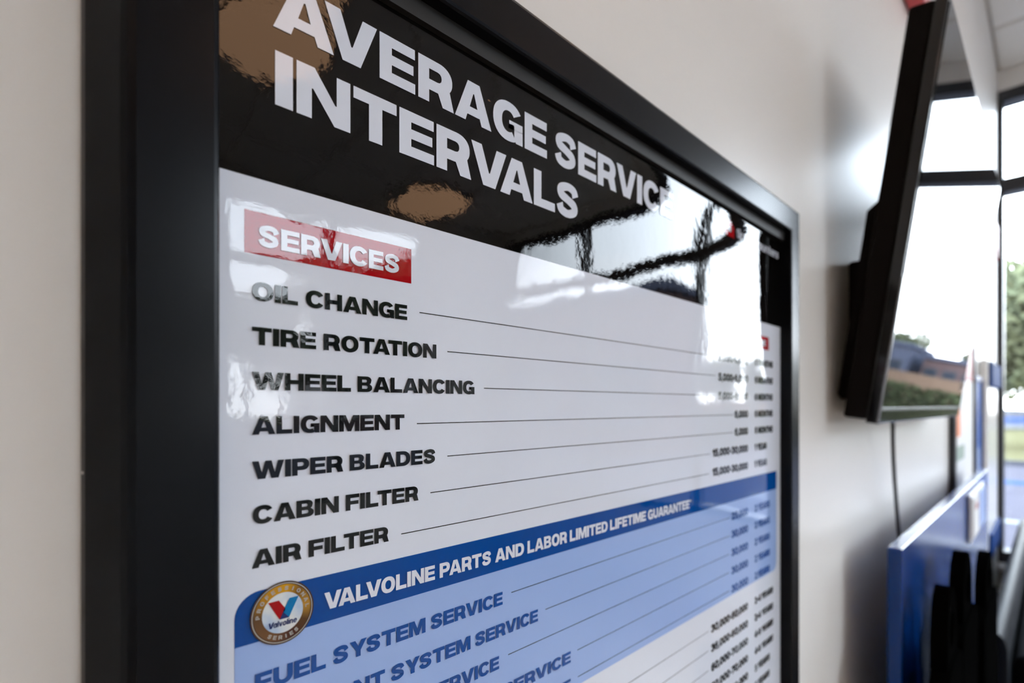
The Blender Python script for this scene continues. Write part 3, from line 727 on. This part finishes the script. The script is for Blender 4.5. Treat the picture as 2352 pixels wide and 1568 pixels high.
# ------------------------------------------------------------------ outside
def ground(name, x0, x1, y0, y1, z, m):
    return struct(name, box(x0, x1, y0, y1, z-.05, z), m)
ground('ground', 4.25, 160, -90, 60, -.12, M_road)
g2 = ground('parking_lot', 4.25, 19, -60, 50, -.03, M_asph)
struct('kerb', box(19, 19.2, -60, 50, -.1, .10), M_kerb)
ground('verge', 19.2, 47, -90, 60, .0, M_grass)
ground('side_lot', -60, 4.25, -60, -4.6, -.03, M_asph)
for (x, w, m, lb) in ((9.7, .22, M_stripe, 'white painted line on the parking lot nearest the window'), (14.6, .55, M_stripeb, 'blue painted band across the parking lot')):
    o = obj('painted_line', box(x, x+w, -3, 3.5, -.029, -.024), m); tag(o, lb, 'road marking')
def leaf_cloud(rx, ry, rz, n, size, lumps=9, seed=1, boxy=False):
    rnd = random.Random(seed); bm = bmesh.new()
    cs_ = [(Vector((rnd.uniform(-.6, .6)*rx, rnd.uniform(-.6, .6)*ry, rnd.uniform(-.6, .6)*rz)), rnd.uniform(.4, .62)) for _ in range(lumps)]
    for _ in range(n):
        if boxy: c = Vector((rnd.uniform(-rx, rx), rnd.uniform(-ry, ry), rnd.uniform(-rz, rz)))
        else:
            q, k = rnd.choice(cs_); d = Vector((rnd.gauss(0, 1), rnd.gauss(0, 1), rnd.gauss(0, 1))).normalized()
            c = q + Vector((d.x*rx, d.y*ry, d.z*rz))*k*rnd.uniform(.75, 1.05)
        a = Vector((rnd.gauss(0, 1), rnd.gauss(0, 1), rnd.gauss(0, 1))).normalized(); b = a.orthogonal().normalized()
        w = size*rnd.uniform(.6, 1.3); c2 = a.cross(b)
        v = [bm.verts.new(c + b*w), bm.verts.new(c + c2*w*.6), bm.verts.new(c - b*w), bm.verts.new(c - c2*w*.6)]
        bm.faces.new(v)
    return bm
crowns = []
for s in range(3):
    me = bpy.data.meshes.new('crown'); b_ = leaf_cloud(2.6, 2.6, 2.2, 5200, .20, 12, s+3); b_.to_mesh(me); b_.free(); me.materials.append(M_leaf); crowns.append(me)
tb = tube_bm(bmesh.new(), [(0, 0, -.1), (.05, 0, 1.2), (-.05, .05, 2.6), (.0, 0, 4.0)], [.19, .15, .12, .07], 10)
trunk_me = bpy.data.meshes.new('trunk'); tb.to_mesh(trunk_me); tb.free(); trunk_me.materials.append(M_bark)
def tree(x, y, sc, k, label, group):
    r = empty('tree', label, 'tree', (x, y, 0), random.uniform(0, 6), group); r.scale = (sc, sc, sc*1.02)
    o = bpy.data.objects.new('crown', crowns[k % 3]); COL.objects.link(o); o.parent = r; o.location = (0, 0, 4.3)
    o = bpy.data.objects.new('trunk', trunk_me); COL.objects.link(o); o.parent = r
tree(27, .1, 1.08, 0, 'large leafy tree on the verge right of the window frame', 'trees on the verge')
tree(45, 4.6, 1.15, 1, 'smaller tree farther back behind the large verge tree', 'trees on the verge')
tree(42, -12.6, .78, 2, 'small tree added on the verge in front of the tan wall', 'trees on the verge')  # added to cover low sky mirrored in the chart
tree(40, -19.2, .80, 0, 'small tree added on the verge near the tall brick building', 'trees on the verge')  # also added to cut the low sky glare on the chart
for (x, y, s, lb) in ((88, 2, 1.1, 'distant tree beyond the pale road straight ahead of the window mullion'), (92, 10, 1.15, 'distant tree beyond the road, right of the straight-ahead one'),
                      (90, -7, 1.0, 'distant tree behind the brown brick building'), (86, -15.5, 1.1, 'distant tree behind the slate building'),
                      (95, 19, 1.2, 'rightmost distant tree beyond the road'), (88, -24, 1.1, 'leftmost distant tree beyond the road')):
    tree(x, y, s, int(x), lb, 'distant trees beyond the road')
for (x, y, s, lb) in ((-6, -23, .95, 'first tree along the side lot counted from behind the camera'), (.5, -23, .9, 'second tree along the side lot from behind the camera'),
                      (7, -23.5, .95, 'third tree along the side lot, nearest the tall brick building')):
    tree(x, y, s, int(x)+9, lb, 'trees along the side lot')
tree(32.5, -13.2, .68, 1, 'small tree added midway between the hedge and the tan wall', 'trees on the verge')  # added to fill a gap in the cover against low sky glare
tree(5.9, -10.2, .74, 1, 'small tree added close outside the corner windows', 'trees along the side lot')  # added to block sky and dim the glare over the services label
hedge = obj('hedge', leaf_cloud(.7, 8.5, .68, 15000, .10, 9, 5, boxy=True), M_leaf2); hedge.location = (20.4, -10.0, .68)
tag(hedge, 'low dark clipped hedge across the verge, mirrored in the television', 'hedge')
def building(name, label, x0, x1, y0, y1, h, wallm, bays, side='x'):
    r = empty(name, label, 'building', ((x0+x1)/2, (y0+y1)/2, 0)); w, d = (x1-x0)/2, (y1-y0)/2
    obj('wall', box(-w, w, -d, d, -.1, h), wallm, r); obj('roof', box(-w-.2, w+.2, -d-.2, d+.2, h-.02, h+.35, .05, 1), M_slate, r)
    for k in range(bays):
        c = -d + (k+.5)*2*d/bays; q = .36*2*d/bays
        f = obj('window', box(-w-.06, -w+.02, c-q, c+q, .9, min(3.0, h-.8)), M_mull, r)
        obj('pane', box(-w-.08, -w-.055, c-q+.08, c+q-.08, .98, min(2.92, h-.88)), M_bglass, f)
building('far_building', 'low slate building far across the road, mirrored in the television', 60, 72, -18, -10.3, 4.3, M_slate, 4)
building('far_building', 'brown brick building far across the road beside the slate one', 62, 74, -9.3, -5.0, 3.6, M_brick, 3)
building('side_building', 'tall brown brick building beyond the parking lot', 15.5, 19.0, -42, -8.7, 5.4, M_brick, 8)
struct('bank_wall', box(56, 56.5, -32, -2.5, -.1, 2.0), M_tan)
# blue car on the far road
car = empty('parked_car', 'small blue car on the far road', 'car', (52, 1.9, -.1))
bm = bmesh.new(); prism(bm, [(-2.0, .35), (-2.05, .75), (-1.35, .88), (-.85, 1.38), (.65, 1.42), (1.35, .95), (2.0, .85), (2.1, .35)], lambda a, z: Vector((-.85, a, z)), lambda a, z: Vector((.85, a, z)))
bmesh.ops.bevel(bm, geom=bm.edges[:], offset=.05, segments=2, affect='EDGES'); obj('car_body', bm, M_car, car)
bm = bmesh.new(); prism(bm, [(-1.15, .93), (-.78, 1.30), (.58, 1.33), (1.10, .95)], lambda a, z: Vector((-.87, a, z)), lambda a, z: Vector((.87, a, z))); obj('side_window', bm, M_bglass, car)
for a in (-1.3, 1.3):
    for sx in (-1, 1):
        bm = bmesh.new(); bmesh.ops.create_cone(bm, cap_ends=True, segments=20, radius1=.33, radius2=.33, depth=.2, matrix=Matrix.Translation((sx*.78, a, .33)) @ Matrix.Rotation(PI/2, 4, 'Y'))
        obj('wheel', bm, M_tyre, car)
